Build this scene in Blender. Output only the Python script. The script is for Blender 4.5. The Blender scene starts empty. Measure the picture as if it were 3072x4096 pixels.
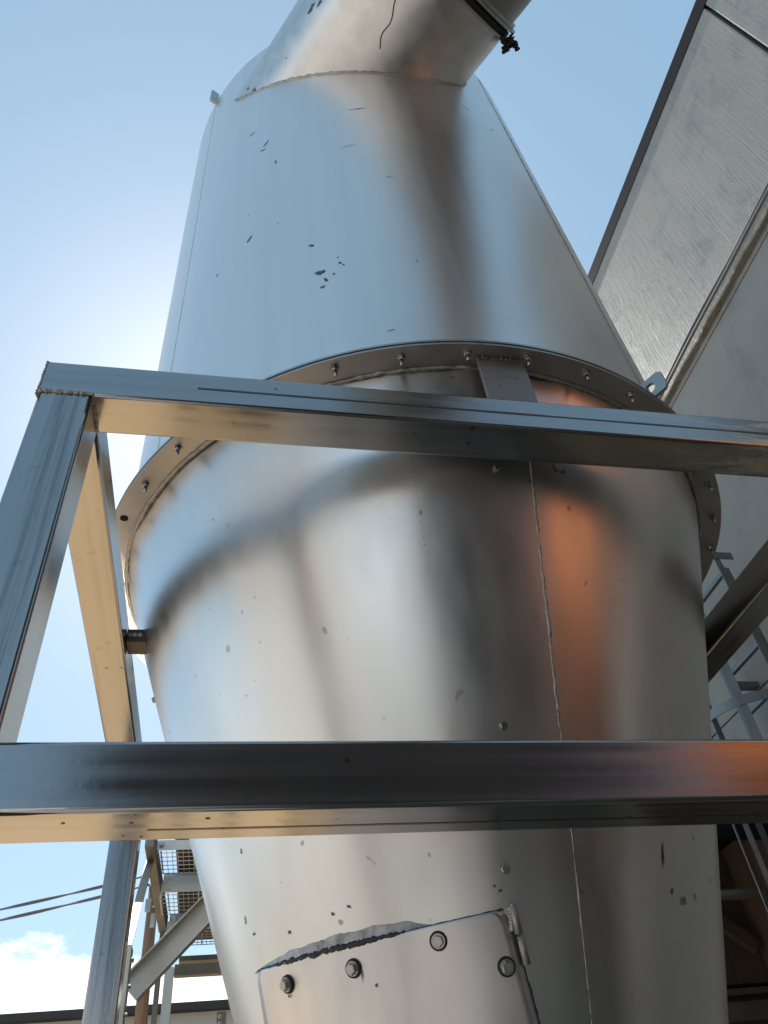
import bpy, math, random
from mathutils import Vector, Matrix, noise, Euler
random.seed(7)
R = math.radians
scene = bpy.context.scene
H = 1.55                      # eye height above the ground
# ------------------------------------------------------------------ camera
cd = bpy.data.cameras.new('camera'); cam = bpy.data.objects.new('camera', cd)
scene.collection.objects.link(cam); scene.camera = cam
cd.sensor_fit = 'VERTICAL'; cd.sensor_height = 36.0; cd.sensor_width = 27.0
cd.lens = 3045.94 / 4096 * 36.0
cd.clip_start = 0.05; cd.clip_end = 2000
YAW, PIT, ROL = -0.25734171, 0.7558624, -0.12603712
cam.matrix_world = (Matrix.Translation((0, 0, H)) @ Matrix.Rotation(YAW, 4, 'Z') @ Matrix.Rotation(PIT, 4, 'X')
                    @ Matrix.Rotation(R(90), 4, 'X') @ Matrix.Rotation(ROL, 4, 'Z'))
# ------------------------------------------------------------------ sky, sun, exposure
SUN_AZ, SUN_EL = R(-3.0), R(50.0)          # azimuth from +Y towards +X
world = bpy.data.worlds.new('World'); scene.world = world; world.use_nodes = True
wt = world.node_tree; wn = wt.nodes; wl = wt.links; wn.clear()
wo = wn.new('ShaderNodeOutputWorld'); bg = wn.new('ShaderNodeBackground')
sky = wn.new('ShaderNodeTexSky'); sky.sky_type = 'NISHITA'; sky.sun_disc = False
sky.sun_elevation = SUN_EL; sky.sun_rotation = SUN_AZ
sky.air_density = 1.0; sky.dust_density = 0.75; sky.ozone_density = 0.6; sky.altitude = 200
bg.inputs['Strength'].default_value = 0.10
tc = wn.new('ShaderNodeTexCoord'); sep = wn.new('ShaderNodeSeparateXYZ')
wl.new(tc.outputs['Generated'], sep.inputs[0])
cn = wn.new('ShaderNodeTexNoise'); cn.inputs['Scale'].default_value = 2.2; cn.inputs['Detail'].default_value = 9
cn.inputs['Roughness'].default_value = 0.62
cm = wn.new('ShaderNodeMapping'); cm.inputs['Scale'].default_value = (1, 1, 2.2); cm.inputs['Location'].default_value = (6.2534, 7.3831, 11.9124)
wl.new(tc.outputs['Generated'], cm.inputs[0]); wl.new(cm.outputs[0], cn.inputs['Vector'])
# cumulus low over the horizon all round: cover falls off with height
cov = wn.new('ShaderNodeMapRange'); cov.inputs['From Min'].default_value = 0.05; cov.inputs['From Max'].default_value = 0.34
cov.inputs['To Min'].default_value = 0.145; cov.inputs['To Max'].default_value = -0.15
wl.new(sep.outputs['Z'], cov.inputs['Value'])
add = wn.new('ShaderNodeMath'); add.operation = 'ADD'; wl.new(cn.outputs['Fac'], add.inputs[0]); wl.new(cov.outputs[0], add.inputs[1])
cr = wn.new('ShaderNodeMapRange'); cr.inputs['From Min'].default_value = 0.52; cr.inputs['From Max'].default_value = 0.60
cr.interpolation_type = 'SMOOTHSTEP'
wl.new(add.outputs[0], cr.inputs['Value'])
mixc = wn.new('ShaderNodeMix'); mixc.data_type = 'RGBA'
veil = wn.new('ShaderNodeMix'); veil.data_type = 'RGBA'; veil.inputs['Factor'].default_value = 0.5     # thin high haze, even over the whole sky
veil.inputs['B'].default_value = (2.35, 3.9, 4.95, 1); wl.new(sky.outputs[0], veil.inputs['A'])
wl.new(cr.outputs[0], mixc.inputs['Factor']); wl.new(veil.outputs['Result'], mixc.inputs['A'])
mixc.inputs['B'].default_value = (9.5, 9.6, 9.8, 1)
wl.new(mixc.outputs['Result'], bg.inputs['Color']); wl.new(bg.outputs[0], wo.inputs[0])
sl = bpy.data.lights.new('sun', 'SUN'); sl.energy = 5.0; sl.angle = R(0.53); sl.color = (1.0, 0.95, 0.87)
so = bpy.data.objects.new('sun', sl); scene.collection.objects.link(so)
sd = Vector((math.sin(SUN_AZ) * math.cos(SUN_EL), math.cos(SUN_AZ) * math.cos(SUN_EL), math.sin(SUN_EL)))
so.rotation_euler = sd.to_track_quat('Z', 'Y').to_euler(); so.location = sd * 60
vs = scene.view_settings
vs.view_transform = 'Standard'; vs.look = 'None'; vs.gamma = 1.0; vs.exposure = 0.8; vs.use_curve_mapping = False

# ================================================================== materials
def nodes(m):
    m.use_nodes = True; t = m.node_tree; t.nodes.clear()
    o = t.nodes.new('ShaderNodeOutputMaterial'); p = t.nodes.new('ShaderNodeBsdfPrincipled')
    t.links.new(p.outputs[0], o.inputs[0]); return t, p

def tex(t, scale, detail=4, vec=(1, 1, 1), rough=0.55, dist=0.0, loc=(0, 0, 0), coord='Object'):
    c = t.nodes.new('ShaderNodeTexCoord'); m = t.nodes.new('ShaderNodeMapping')
    m.inputs['Scale'].default_value = vec; m.inputs['Location'].default_value = loc
    n = t.nodes.new('ShaderNodeTexNoise'); n.inputs['Scale'].default_value = scale
    n.inputs['Detail'].default_value = detail; n.inputs['Roughness'].default_value = rough; n.inputs['Distortion'].default_value = dist
    t.links.new(c.outputs[coord], m.inputs[0]); t.links.new(m.outputs[0], n.inputs['Vector']); return n.outputs['Fac']

def rng(t, val, a, b, c, d, smooth=False):
    r = t.nodes.new('ShaderNodeMapRange')
    r.inputs['From Min'].default_value = a; r.inputs['From Max'].default_value = b
    r.inputs['To Min'].default_value = c; r.inputs['To Max'].default_value = d
    if smooth: r.interpolation_type = 'SMOOTHSTEP'
    t.links.new(val, r.inputs['Value']); return r.outputs[0]

def math_(t, op, a, b):
    n = t.nodes.new('ShaderNodeMath'); n.operation = op
    for i, v in enumerate((a, b)):
        if isinstance(v, (int, float)): n.inputs[i].default_value = v
        else: t.links.new(v, n.inputs[i])
    return n.outputs[0]

def mix(t, fac, a, b):
    n = t.nodes.new('ShaderNodeMix'); n.data_type = 'RGBA'
    if isinstance(fac, (int, float)): n.inputs['Factor'].default_value = fac
    else: t.links.new(fac, n.inputs['Factor'])
    for k, v in (('A', a), ('B', b)):
        if isinstance(v, tuple): n.inputs[k].default_value = (*v, 1) if len(v) == 3 else v
        else: t.links.new(v, n.inputs[k])
    return n.outputs['Result']

def bump(t, p, h, strength, dist):
    b = t.nodes.new('ShaderNodeBump'); b.inputs['Strength'].default_value = strength; b.inputs['Distance'].default_value = dist
    t.links.new(h, b.inputs['Height']); t.links.new(b.outputs[0], p.inputs['Normal'])

def metal(name, col, rough, streak, streak_amt=0.06, dirt=0.25, dirt_col=(0.12, 0.105, 0.085), spots=0.0, bump_s=0.08, dark_streak=0.0, scratch=None):
    """rolled / brushed sheet metal; streak = mapping scale, small along the grain"""
    m = bpy.data.materials.new(name); t, p = nodes(m)
    p.inputs['Metallic'].default_value = 1.0
    soft = bump_s < 0.02
    s = tex(t, 1.0, 2 if soft else 5, streak, 0.5)
    big = tex(t, 1.7, 4, (1, 1, 1), 0.55, 0.4)
    fine = tex(t, 60, 4)
    r = rng(t, s, 0.3, 0.7, rough - streak_amt, rough + streak_amt)
    r = math_(t, 'ADD', r, rng(t, big, 0.3, 0.7, -0.03, 0.04))
    r = math_(t, 'ADD', r, rng(t, fine, 0.4, 0.8, 0, 0.0 if soft else 0.015))
    t.links.new(r, p.inputs['Roughness'])
    c2 = tuple(x * (0.94 if soft else 0.82) for x in col)
    c = mix(t, rng(t, s, 0.3, 0.75, 0, 1), c2, col)
    if dirt:
        dn = tex(t, 5.5, 8, (1, 1, 1), 0.7, 0.6, (3, 1, 7))
        c = mix(t, rng(t, dn, 0.58, 0.82, 0, dirt, True), c, dirt_col)
    if dark_streak:
        ds = tex(t, 0.8, 6, tuple(v * 0.7 for v in streak), 0.7, 0, (9, 4, 2))
        c = mix(t, rng(t, ds, 0.55, 0.72, 0, dark_streak, True), c, (0.13, 0.14, 0.16))
    if spots:
        sp = tex(t, 42, 0, (1, 1, 0.8), 0.5, 0, (5, 5, 5)); msk = tex(t, 4, 3, (1, 1, 1), 0.5, 0, (1, 8, 3))
        f = math_(t, 'MULTIPLY', rng(t, sp, 0.80, 0.84, 0, 1), rng(t, msk, 0.48, 0.6, 0, spots))
        c = mix(t, f, c, (0.10, 0.09, 0.08))
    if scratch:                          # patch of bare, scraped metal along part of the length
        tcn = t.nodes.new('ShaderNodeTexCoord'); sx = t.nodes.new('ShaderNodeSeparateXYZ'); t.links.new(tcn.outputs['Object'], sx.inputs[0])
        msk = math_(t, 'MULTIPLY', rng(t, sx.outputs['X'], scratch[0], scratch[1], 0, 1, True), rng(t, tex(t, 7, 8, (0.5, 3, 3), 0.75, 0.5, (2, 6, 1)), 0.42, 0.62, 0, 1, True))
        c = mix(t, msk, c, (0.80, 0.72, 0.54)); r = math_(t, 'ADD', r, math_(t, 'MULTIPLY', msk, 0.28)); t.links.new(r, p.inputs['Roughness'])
    t.links.new(c, p.inputs['Base Color'])
    if not soft: bump(t, p, math_(t, 'ADD', s, math_(t, 'MULTIPLY', fine, 0.35)), bump_s, 0.002)
    return m

def plain(name, col, rough=0.6, metallic=0.0, var=0.25, scale=8, bump_s=0.2, bump_d=0.004, vec=(1, 1, 1), spec=0.5):
    m = bpy.data.materials.new(name); t, p = nodes(m)
    p.inputs['Metallic'].default_value = metallic; p.inputs['Specular IOR Level'].default_value = spec
    n = tex(t, scale, 7, vec, 0.62, 0.3)
    c = mix(t, rng(t, n, 0.3, 0.72, 0, 1), tuple(x * (1 - var) for x in col), tuple(min(1, x * (1 + var * 0.5)) for x in col))
    t.links.new(c, p.inputs['Base Color'])
    t.links.new(rng(t, n, 0.3, 0.7, max(0.02, rough - 0.08), min(1, rough + 0.08)), p.inputs['Roughness'])
    f = tex(t, scale * 9, 4, vec)
    bump(t, p, math_(t, 'ADD', n, math_(t, 'MULTIPLY', f, 0.4)), bump_s, bump_d)
    return m

M = {}
M['shell'] = metal('cyclone_sheet_steel', (0.84, 0.81, 0.775), 0.335, (20, 20, 0.8), 0.026, 0.03, spots=0.0, bump_s=0.012)
M['cone'] = metal('cone_sheet_steel', (0.735, 0.735, 0.715), 0.325, (18, 18, 0.9), 0.028, 0.05, spots=0.6, bump_s=0.012)
M['pipe'] = metal('duct_sheet_steel', (0.74, 0.72, 0.69), 0.345, (14, 14, 14), 0.05, 0.18, bump_s=0.05)
M['duct_dull'] = metal('dull_duct_steel', (0.34, 0.325, 0.29), 0.42, (12, 12, 12), 0.05, 0.3, bump_s=0.05)
M['hatch'] = metal('hatch_plate_steel', (0.74, 0.72, 0.705), 0.37, (20, 20, 2), 0.05, 0.12, bump_s=0.05)
M['tube'] = metal('mill_finish_tube_steel', (0.44, 0.435, 0.43), 0.175, (0.9, 42, 42), 0.06, 0.75, (0.10, 0.085, 0.07), spots=0.7, bump_s=0.12, dark_streak=0.75)
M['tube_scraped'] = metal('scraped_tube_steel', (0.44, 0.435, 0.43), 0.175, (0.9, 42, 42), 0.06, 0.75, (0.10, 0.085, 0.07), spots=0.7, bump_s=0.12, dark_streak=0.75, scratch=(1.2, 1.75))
M['tubeseam'] = metal('tube_seam_steel', (0.17, 0.165, 0.16), 0.4, (0.9, 42, 42), 0.05, 0.2, bump_s=0.1)
M['flange'] = metal('flange_plate_steel', (0.54, 0.51, 0.48), 0.45, (9, 9, 9), 0.07, 0.45, spots=0.6, bump_s=0.15)
M['galv'] = metal('galvanised_steel', (0.50, 0.53, 0.52), 0.45, (7, 7, 7), 0.08, 0.30, (0.2, 0.21, 0.19), bump_s=0.12)
M['galv_worn'] = plain('weathered_galvanised_steel', (0.19, 0.195, 0.175), 0.6, 0.25, 0.4, 6, 0.3, 0.003)
M['ladder'] = metal('dull_galvanised_ladder_steel', (0.27, 0.295, 0.295), 0.5, (7, 7, 7), 0.08, 0.30, (0.14, 0.15, 0.14), bump_s=0.12)
M['bolt'] = metal('zinc_bolt_steel', (0.46, 0.45, 0.43), 0.28, (30, 30, 30), 0.05, 0.3, bump_s=0.05)
M['rustplate'] = metal('mill_scale_plate_steel', (0.42, 0.38, 0.36), 0.5, (10, 10, 10), 0.08, 0.85, (0.06, 0.045, 0.04), spots=1.0, bump_s=0.4)
M['weld'] = plain('weld_bead', (0.46, 0.43, 0.39), 0.42, 0.85, 0.35, 60, 0.8, 0.003)
M['weld_burnt'] = plain('burnt_weld_bead', (0.22, 0.18, 0.15), 0.5, 0.8, 0.4, 60, 0.8, 0.003)
M['rubber'] = plain('black_rubber', (0.018, 0.017, 0.016), 0.7, 0, 0.3, 30)
M['black'] = plain('dark_void', (0.006, 0.006, 0.006), 0.9, 0, 0.2, 20)
M['gap_shade'] = plain('dark_gap_shade', (0.035, 0.034, 0.036), 0.6, 0.0, 0.5, 40)  # near-black tone for the shadow in the hatch edge gaps
M['sealant'] = plain('grey_sealant', (0.44, 0.435, 0.435), 0.45, 0.75, 0.6, 28, 0.6, 0.004)
M['scuff'] = plain('dark_scuff', (0.09, 0.10, 0.13), 0.6, 0.0, 0.4, 40)
M['wood'] = plain('pole_wood', (0.26, 0.165, 0.11), 0.85, 0, 0.35, 4, 0.5, 0.01, (6, 6, 0.6))
M['cable'] = plain('cable_sheath', (0.17, 0.18, 0.20), 0.6, 0, 0.2, 10)
M['flashing'] = plain('roof_flashing_paint', (0.02, 0.016, 0.019), 0.6, 0, 0.15, 5, 0.1, spec=0.15)
M['render'] = plain('white_render', (0.56, 0.545, 0.525), 0.9, 0, 0.08, 2, 0.1)
M['eave'] = plain('dark_eave_paint', (0.035, 0.032, 0.032), 0.6, 0, 0.15, 4)
M['orange'] = plain('orange_paint', (0.47, 0.14, 0.04), 0.6, 0, 0.22, 1.4, 0.2)
M['brown'] = plain('brown_sheet_paint', (0.105, 0.082, 0.06), 0.65, 0, 0.35, 1.6, 0.2)
M['darksheet'] = plain('dark_shed_paint', (0.012, 0.0125, 0.014), 0.85, 0, 0.3, 1.2, 0.2, spec=0.15)
M['dirt'] = plain('yellow_dirt', (0.50, 0.35, 0.195), 0.95, 0, 0.22, 0.9, 0.5, 0.02)
M['mortar'] = plain('rough_mortar', (0.30, 0.29, 0.255), 0.9, 0, 0.35, 14, 0.9, 0.012, spec=0.2)
M['ground'] = plain('dry_yard_ground', (0.25, 0.235, 0.215), 0.95, 0, 0.22, 0.6, 0.5, 0.02)
M['asphalt'] = plain('old_asphalt', (0.165, 0.158, 0.13), 0.9, 0, 0.3, 2.5, 0.4, 0.006)
M['apron'] = plain('pale_concrete_paving', (0.26, 0.245, 0.238), 0.9, 0, 0.15, 1.1, 0.3, 0.005)

def concrete_wall():
    m = bpy.data.materials.new('broom_finished_concrete'); t, p = nodes(m)
    st = tex(t, 1.0, 6, (9, 62, 1.9), 0.62, 0.1)
    fine = tex(t, 1.0, 4, (60, 210, 12), 0.6)
    big = tex(t, 0.7, 5, (1, 1, 0.7), 0.6, 0.4)
    pat = tex(t, 2.6, 7, (1, 1, 0.6), 0.72, 0.3, (4, 2, 8))
    c = mix(t, rng(t, big, 0.3, 0.7, 0, 1), (0.265, 0.256, 0.225), (0.35, 0.34, 0.30))
    c = mix(t, rng(t, pat, 0.48, 0.72, 0, 0.6, True), c, (0.14, 0.145, 0.135))
    c = mix(t, rng(t, st, 0.4, 0.7, 0.0, 0.35), c, (0.37, 0.36, 0.325))
    t.links.new(c, p.inputs['Base Color'])
    p.inputs['Specular IOR Level'].default_value = 0.5
    t.links.new(rng(t, pat, 0.35, 0.65, 0.62, 0.40), p.inputs['Roughness'])
    bump(t, p, math_(t, 'ADD', st, math_(t, 'MULTIPLY', fine, 0.5)), 0.42, 0.0042)
    return m
M['wall'] = concrete_wall()

# ================================================================== mesh helpers
COL = scene.collection
class MB:
    def __init__(s): s.v = []; s.f = []; s.s = []
    def add(s, vs, fs, smooth=False):
        b = len(s.v); s.v += [tuple(v) for v in vs]
        for i, f in enumerate(fs):
            s.f.append(tuple(b + k for k in f)); s.s.append(smooth[i] if isinstance(smooth, (list, tuple)) else smooth)
    def box(s, x0, x1, y0, y1, z0, z1, mat=None):
        vs = [Vector((x, y, z)) for z in (z0, z1) for y in (y0, y1) for x in (x0, x1)]
        if mat is not None: vs = [mat @ v for v in vs]
        s.add(vs, [(0, 2, 3, 1), (4, 5, 7, 6), (0, 1, 5, 4), (2, 6, 7, 3), (0, 4, 6, 2), (1, 3, 7, 5)])
    def loft(s, rings, closed=True, caps=True, smooth=True, flat_every=None):
        n = len(rings[0]); vs = [v for r in rings for v in r]; fs = []; sm = []
        for i in range(len(rings) - 1):
            for j in range(n if closed else n - 1):
                k = (j + 1) % n
                fs.append((i * n + j, i * n + k, (i + 1) * n + k, (i + 1) * n + j)); sm.append(smooth)
        if caps and closed:
            fs.append(tuple(range(n - 1, -1, -1))); sm.append(False)
            fs.append(tuple((len(rings) - 1) * n + j for j in range(n))); sm.append(False)
        s.add(vs, fs, sm)
    def tube(s, pts, rad, seg=8, jit=0.0, caps=True, smooth=True, squash=1.0):
        rings = []; pts = [Vector(p) for p in pts]; up = None
        for i, p in enumerate(pts):
            d = (pts[min(i + 1, len(pts) - 1)] - pts[max(i - 1, 0)]).normalized()
            if up is None:
                up = Vector((0, 0, 1)) if abs(d.z) < 0.9 else Vector((1, 0, 0))
            a = d.cross(up).normalized(); b = a.cross(d).normalized(); up = b
            r0 = rad[i] if isinstance(rad, (list, tuple)) else rad
            ring = []
            for k in range(seg):
                th = 2 * math.pi * k / seg; r = r0 * (1 + jit * (random.random() * 2 - 1))
                ring.append(p + a * (r * math.cos(th)) + b * (r * math.sin(th) * squash))
            rings.append(ring)
        s.loft(rings, True, caps, smooth)
    def cyl(s, p0, p1, r0, r1=None, seg=24, smooth=True, caps=True):
        s.tube([p0, p1], [r0, r0 if r1 is None else r1], seg, 0, caps, smooth)
    def build(s, name, mat, parent=None, loc=None, rot=None, kind=None, label=None, cat=None, group=None):
        me = bpy.data.meshes.new(name); me.from_pydata(s.v, [], s.f); me.update()
        me.polygons.foreach_set('use_smooth', s.s)
        me.materials.append(mat)
        return link(name, me, parent, loc, rot, kind, label, cat, group)

def link(name, me, parent=None, loc=None, rot=None, kind=None, label=None, cat=None, group=None):
    o = bpy.data.objects.new(name, me); COL.objects.link(o)
    if parent is not None: o.parent = parent
    if loc is not None: o.location = loc
    if rot is not None: o.rotation_euler = rot
    if kind: o['kind'] = kind
    if label: o['label'] = label
    if cat: o['category'] = cat
    if group: o['group'] = group
    return o

def thing(name, label, cat, loc=(0, 0, 0), group=None):
    o = bpy.data.objects.new(name, None); COL.objects.link(o); o.location = loc; o.empty_display_size = 0.2
    o['label'] = label; o['category'] = cat
    if group: o['group'] = group
    return o

def rsq(w, h, r, n=3):
    """rounded rectangle profile in the local YZ plane, flags mark the curved strips"""
    pts = []; fl = []
    for cx, cy, a0 in ((1, 1, 0), (-1, 1, 90), (-1, -1, 180), (1, -1, 270)):
        for k in range(n + 1):
            a = R(a0 + 90 * k / n)
            pts.append((cx * (w / 2 - r) + r * math.cos(a), cy * (h / 2 - r) + r * math.sin(a))); fl.append(k < n)
    return pts, fl

def square_tube(name, p0, p1, w, h, mat, parent, rad=0.0065, up=(0, 0, 1)):
    """hollow-section bar whose local X is its length, so the rolling streaks follow it"""
    p0 = Vector(p0); p1 = Vector(p1); L = (p1 - p0).length; d = (p1 - p0).normalized()
    upv = Vector(up)
    if abs(d.dot(upv)) > 0.99: upv = Vector((0, 1, 0))
    y = upv.cross(d).normalized(); z = d.cross(y).normalized()
    pr, fl = rsq(w, h, rad); n = len(pr); mb = MB()
    ns = max(2, int(L / 0.1)); vs = []; fs = []; sm = []
    for i in range(ns + 1):
        for a, b in pr: vs.append((L * i / ns, a, b))
    for i in range(ns):
        for j in range(n):
            k = (j + 1) % n; fs.append((i * n + j, i * n + k, (i + 1) * n + k, (i + 1) * n + j)); sm.append(fl[j])
    fs.append(tuple(range(n - 1, -1, -1))); sm.append(False); fs.append(tuple(ns * n + j for j in range(n))); sm.append(False)
    mb.add(vs, fs, sm)
    o = mb.build(name, mat, parent)
    m = Matrix((( d.x, y.x, z.x, p0.x), (d.y, y.y, z.y, p0.y), (d.z, y.z, z.z, p0.z), (0, 0, 0, 1)))
    o.matrix_basis = (Matrix.Translation(-Vector(parent.location)) @ m) if parent else m
    return o

def nz(p, s=1.0): return noise.noise(Vector(p) * s)

def bar_matrix(p0, p1, up=(0, 0, 1)):
    p0 = Vector(p0); d = (Vector(p1) - p0).normalized(); u = Vector(up)
    y = u.cross(d).normalized(); z = d.cross(y).normalized()
    return Matrix(((d.x, y.x, z.x, p0.x), (d.y, y.y, z.y, p0.y), (d.z, y.z, z.z, p0.z), (0, 0, 0, 1))), (Vector(p1) - p0).length

def hexbolt(mb, p, n, r=0.012, h=0.008, washer=0.0, wh=0.0025, stud=0.0, stud_r=0.0):
    """hex head on direction n with a chamfered crown; optional washer and protruding stud"""
    p = Vector(p); n = Vector(n).normalized(); a = n.orthogonal().normalized(); b = n.cross(a)
    if washer:
        mb.cyl(p, p + n * wh, washer, None, 16); p = p + n * wh
    rings = []
    for hh, k in ((0, 1), (h * 0.78, 1), (h, 0.84)):
        rings.append([p + n * hh + a * (r * k * math.cos(R(60 * i))) + b * (r * k * math.sin(R(60 * i))) for i in range(6)])
    mb.loft(rings, True, True, False)
    if stud: mb.cyl(p + n * h, p + n * (h + stud), stud_r, stud_r * 0.92, 10)

# ================================================================== ground and paving
mb = MB(); mb.add([(-400, -400, 0), (400, -400, 0), (400, 400, 0), (-400, 400, 0)], [(0, 1, 2, 3)])
mb.build('ground', M['ground'], kind='structure')
mb = MB(); mb.add([(-9, -9, .004), (0.2, -9, .004), (0.2, 2.2, .004), (-9, 2.2, .004)], [(0, 1, 2, 3)])
mb.build('pavement', M['apron'], kind='structure')
mb = MB(); mb.add([(0.205, -9, .006), (12, -9, .006), (12, 2.2, .006), (0.205, 2.2, .006)], [(0, 1, 2, 3)])
mb.build('road', M['asphalt'], kind='structure')
mb = MB(); mb.add([(-8, 2.204, .005), (12, 2.204, .005), (12, 15, .005), (-8, 15, .005)], [(0, 1, 2, 3)])
mb.build('dirt_path', M['dirt'], kind='structure')

# ================================================================== concrete building at the right
WX = 3.6
bld = thing('concrete_building', 'tall grey precast concrete building with dark roof flashing beside the cyclone', 'building', (WX, 1.1, 0))
def wpanel(y0, y1, z0, z1):
    mb = MB(); e = 0.012
    # front face grid with arrises set back so that the joints read as grooves
    x0, x1 = 0.0, 0.18
    ys = (y0, y0 + e, y1 - e, y1); zs = (z0, z0 + e, z1 - e, z1)
    vs = []
    for i, y in enumerate(ys):
        for j, z in enumerate(zs):
            vs.append((x0 + (0.003 if i in (0, 3) or j in (0, 3) else 0), y, z))
    fs = [(i * 4 + j, i * 4 + j + 1, (i + 1) * 4 + j + 1, (i + 1) * 4 + j) for i in range(3) for j in range(3)]
    mb.add(vs, fs); mb.box(x0 + 0.004, x1, y0, y1, z0, z1)
    return mb.build('wall_panel', M['wall'], bld)
zr = [0.0, H + 0.07, H + 2.50, H + 4.93, H + 7.33]
for k in range(4):
    for y0, y1 in ((-2.3, -0.002), (0.028, 6.0), (6.008, 12.0), (12.008, 18.0)):
        wpanel(y0 + (0.0), y1, zr[k] + 0.006, zr[k + 1] - 0.006)
mb = MB(); mb.box(0.18, 5.0, -2.3, 18, 0.0, H + 7.28)
mb.build('wall_core', M['wall'], bld)
mb = MB()
mb.box(-0.0075, 0.25, -2.35, 18.05, H + 7.34, H + 7.37); mb.box(-0.008, -0.001, -2.35, 18.05, H + 7.19, H + 7.372)
mb.build('roof_flashing', M['flashing'], bld)
# rough mortar ledge along the panel joint
mb = MB(); rings = []
y = -2.3
while y < 14:
    w = 0.052 + 0.012 * nz((y * 4, 1, 2)) + 0.008 * nz((y * 17, 3, 1)); zt = H + 5.085 + 0.012 * nz((y * 5, 7, 1)); zb = H + 4.955 + 0.006 * nz((y * 6, 2, 9))
    zm = H + 5.02 + 0.02 * nz((y * 9, 5, 5))
    rings.append([(0.03, y, zb + .02), (-w * 0.95, y, zb + 0.03), (-w * 1.0, y, zb + .05 + .01 * nz((y * 11, 8, 8))), (-w * 0.45, y, zm + 0.012), (0.03, y, zt - .02)]); y += 0.04
mb.loft(rings, True, True, False); mb.build('joint_ledge', M['mortar'], bld)

def hang_cable(off, sag, seed, label, rad=0.014):
    pts = []; rr = random.Random(seed)
    for i in range(140):
        yy = -1.19 + i * 0.1
        pts.append((WX - 0.03 + 0.008 * nz((yy * 1.3, seed, 0)), yy, H + 5.125 + off + sag * nz((yy * 0.9, seed * 3.1, 4))))
    mb = MB(); mb.tube(pts, rad, 7)
    return mb.build('wall_cable', M['cable'], label=label, cat='cable', group='cables along the wall joint')
hang_cable(0.02, 0.035, 2, 'upper thin grey cable along the concrete panel joint')
hang_cable(-0.012, 0.02, 5, 'lower thin grey cable lying on the concrete panel joint')

# ================================================================== cyclone separator
CX, CY = 0.605, 2.0
cyc = thing('cyclone_separator', 'large stainless steel cyclone separator with conical body and bolted flange', 'cyclone', (CX, CY, 0))
def cp(ang, r, z):                      # ang: degrees from -Y (towards the viewer) to +X ; local to the cyclone
    a = R(ang); return Vector((r * math.sin(a), -r * math.cos(a), z))
RC = 0.96
ZF = H + 1.555
def cone_r(z): return 0.8582 + 0.32 * (z - H - 1.3)
def cone_dent(ang, z):
    d = 0.0016 * nz((math.sin(R(ang)) * 3, math.cos(R(ang)) * 3, z * 2.2)) + 0.0009 * nz((math.sin(R(ang)) * 8, math.cos(R(ang)) * 8, z * 5))
    t = max(0.0, 1 - (ZF - z) / 0.24)
    d += 0.004 * t * nz((math.sin(R(ang)) * 4.5 + 1, math.cos(R(ang)) * 4.5, z * 3.5 + 8))
    d += 0.006 * t * t * nz((math.sin(R(ang)) * 9 + 4, math.cos(R(ang)) * 9, z * 5 + 2))
    return d
def cone_p(ang, z, off=0.0): return cp(ang, cone_r(z) + off + cone_dent(ang, z), z)
def cone_n(ang):
    a = R(ang); return Vector((math.sin(a), -math.cos(a), -0.32)).normalized()

def lathe(fn, z0, z1, nz_, na=200):
    mb = MB(); rings = []
    for i in range(nz_ + 1):
        z = z0 + (z1 - z0) * i / nz_
        rings.append([fn(360.0 * j / na, z) for j in range(na)])
    mb.loft(rings, True, False, True); return mb
# upper shell
def shell_p(ang, z, off=0.0):
    d = 0.0012 * nz((math.sin(R(ang)) * 2.2, math.cos(R(ang)) * 2.2, z * 0.8)) + 0.0005 * nz((math.sin(R(ang)) * 7, math.cos(R(ang)) * 7, z * 3))
    return cp(ang, RC + d + off, z)
ZT = H + 4.6
mb = lathe(shell_p, ZF + 0.012, ZT, 60)
ring = [cp(360.0 * j / 200, RC, ZT) for j in range(200)]
mb.loft([ring, [cp(360.0 * j / 200, 0.9, ZT + 0.012) for j in range(200)], [cp(360.0 * j / 200, 0.3, ZT + 0.16) for j in range(200)]], True, True, True)
mb.build('upper_shell', M['shell'], cyc)
# cone
mb = lathe(cone_p, H - 0.75, ZF - 0.004, 110, 260); mb.build('cone_shell', M['cone'], cyc)
mb = MB(); mb.cyl((0, 0, H - 0.755), (0, 0, 0.30), 0.205, None, 48); mb.build('outlet_pipe', M['galv'], cyc)
mb = MB(); mb.cyl((0, 0, 0.30), (0, 0, 0.0), 0.26, 0.26, 48); mb.build('outlet_base', M['galv_worn'], cyc)
# flange rings
def ringmesh(r0, r1, z0, z1, n=180):
    mb = MB(); P = [(r0, z0), (r1, z0), (r1, z1), (r0, z1)]
    vs = [cp(360.0 * j / n, r, z) for j in range(n) for r, z in P]; fs = []
    for j in range(n):
        k = (j + 1) % n
        for q in range(4): fs.append((j * 4 + q, j * 4 + (q + 1) % 4, k * 4 + (q + 1) % 4, k * 4 + q))
    mb.add(vs, fs); return mb
ringmesh(0.93, 1.012, ZF - 0.001, ZF + 0.006).build('lower_flange', M['flange'], cyc)
ringmesh(0.94, 1.009, ZF + 0.0063, ZF + 0.0090).build('gasket', M['rubber'], cyc)
ringmesh(0.94, 1.014, ZF + 0.0093, ZF + 0.016).build('upper_flange', M['flange'], cyc)
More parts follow.
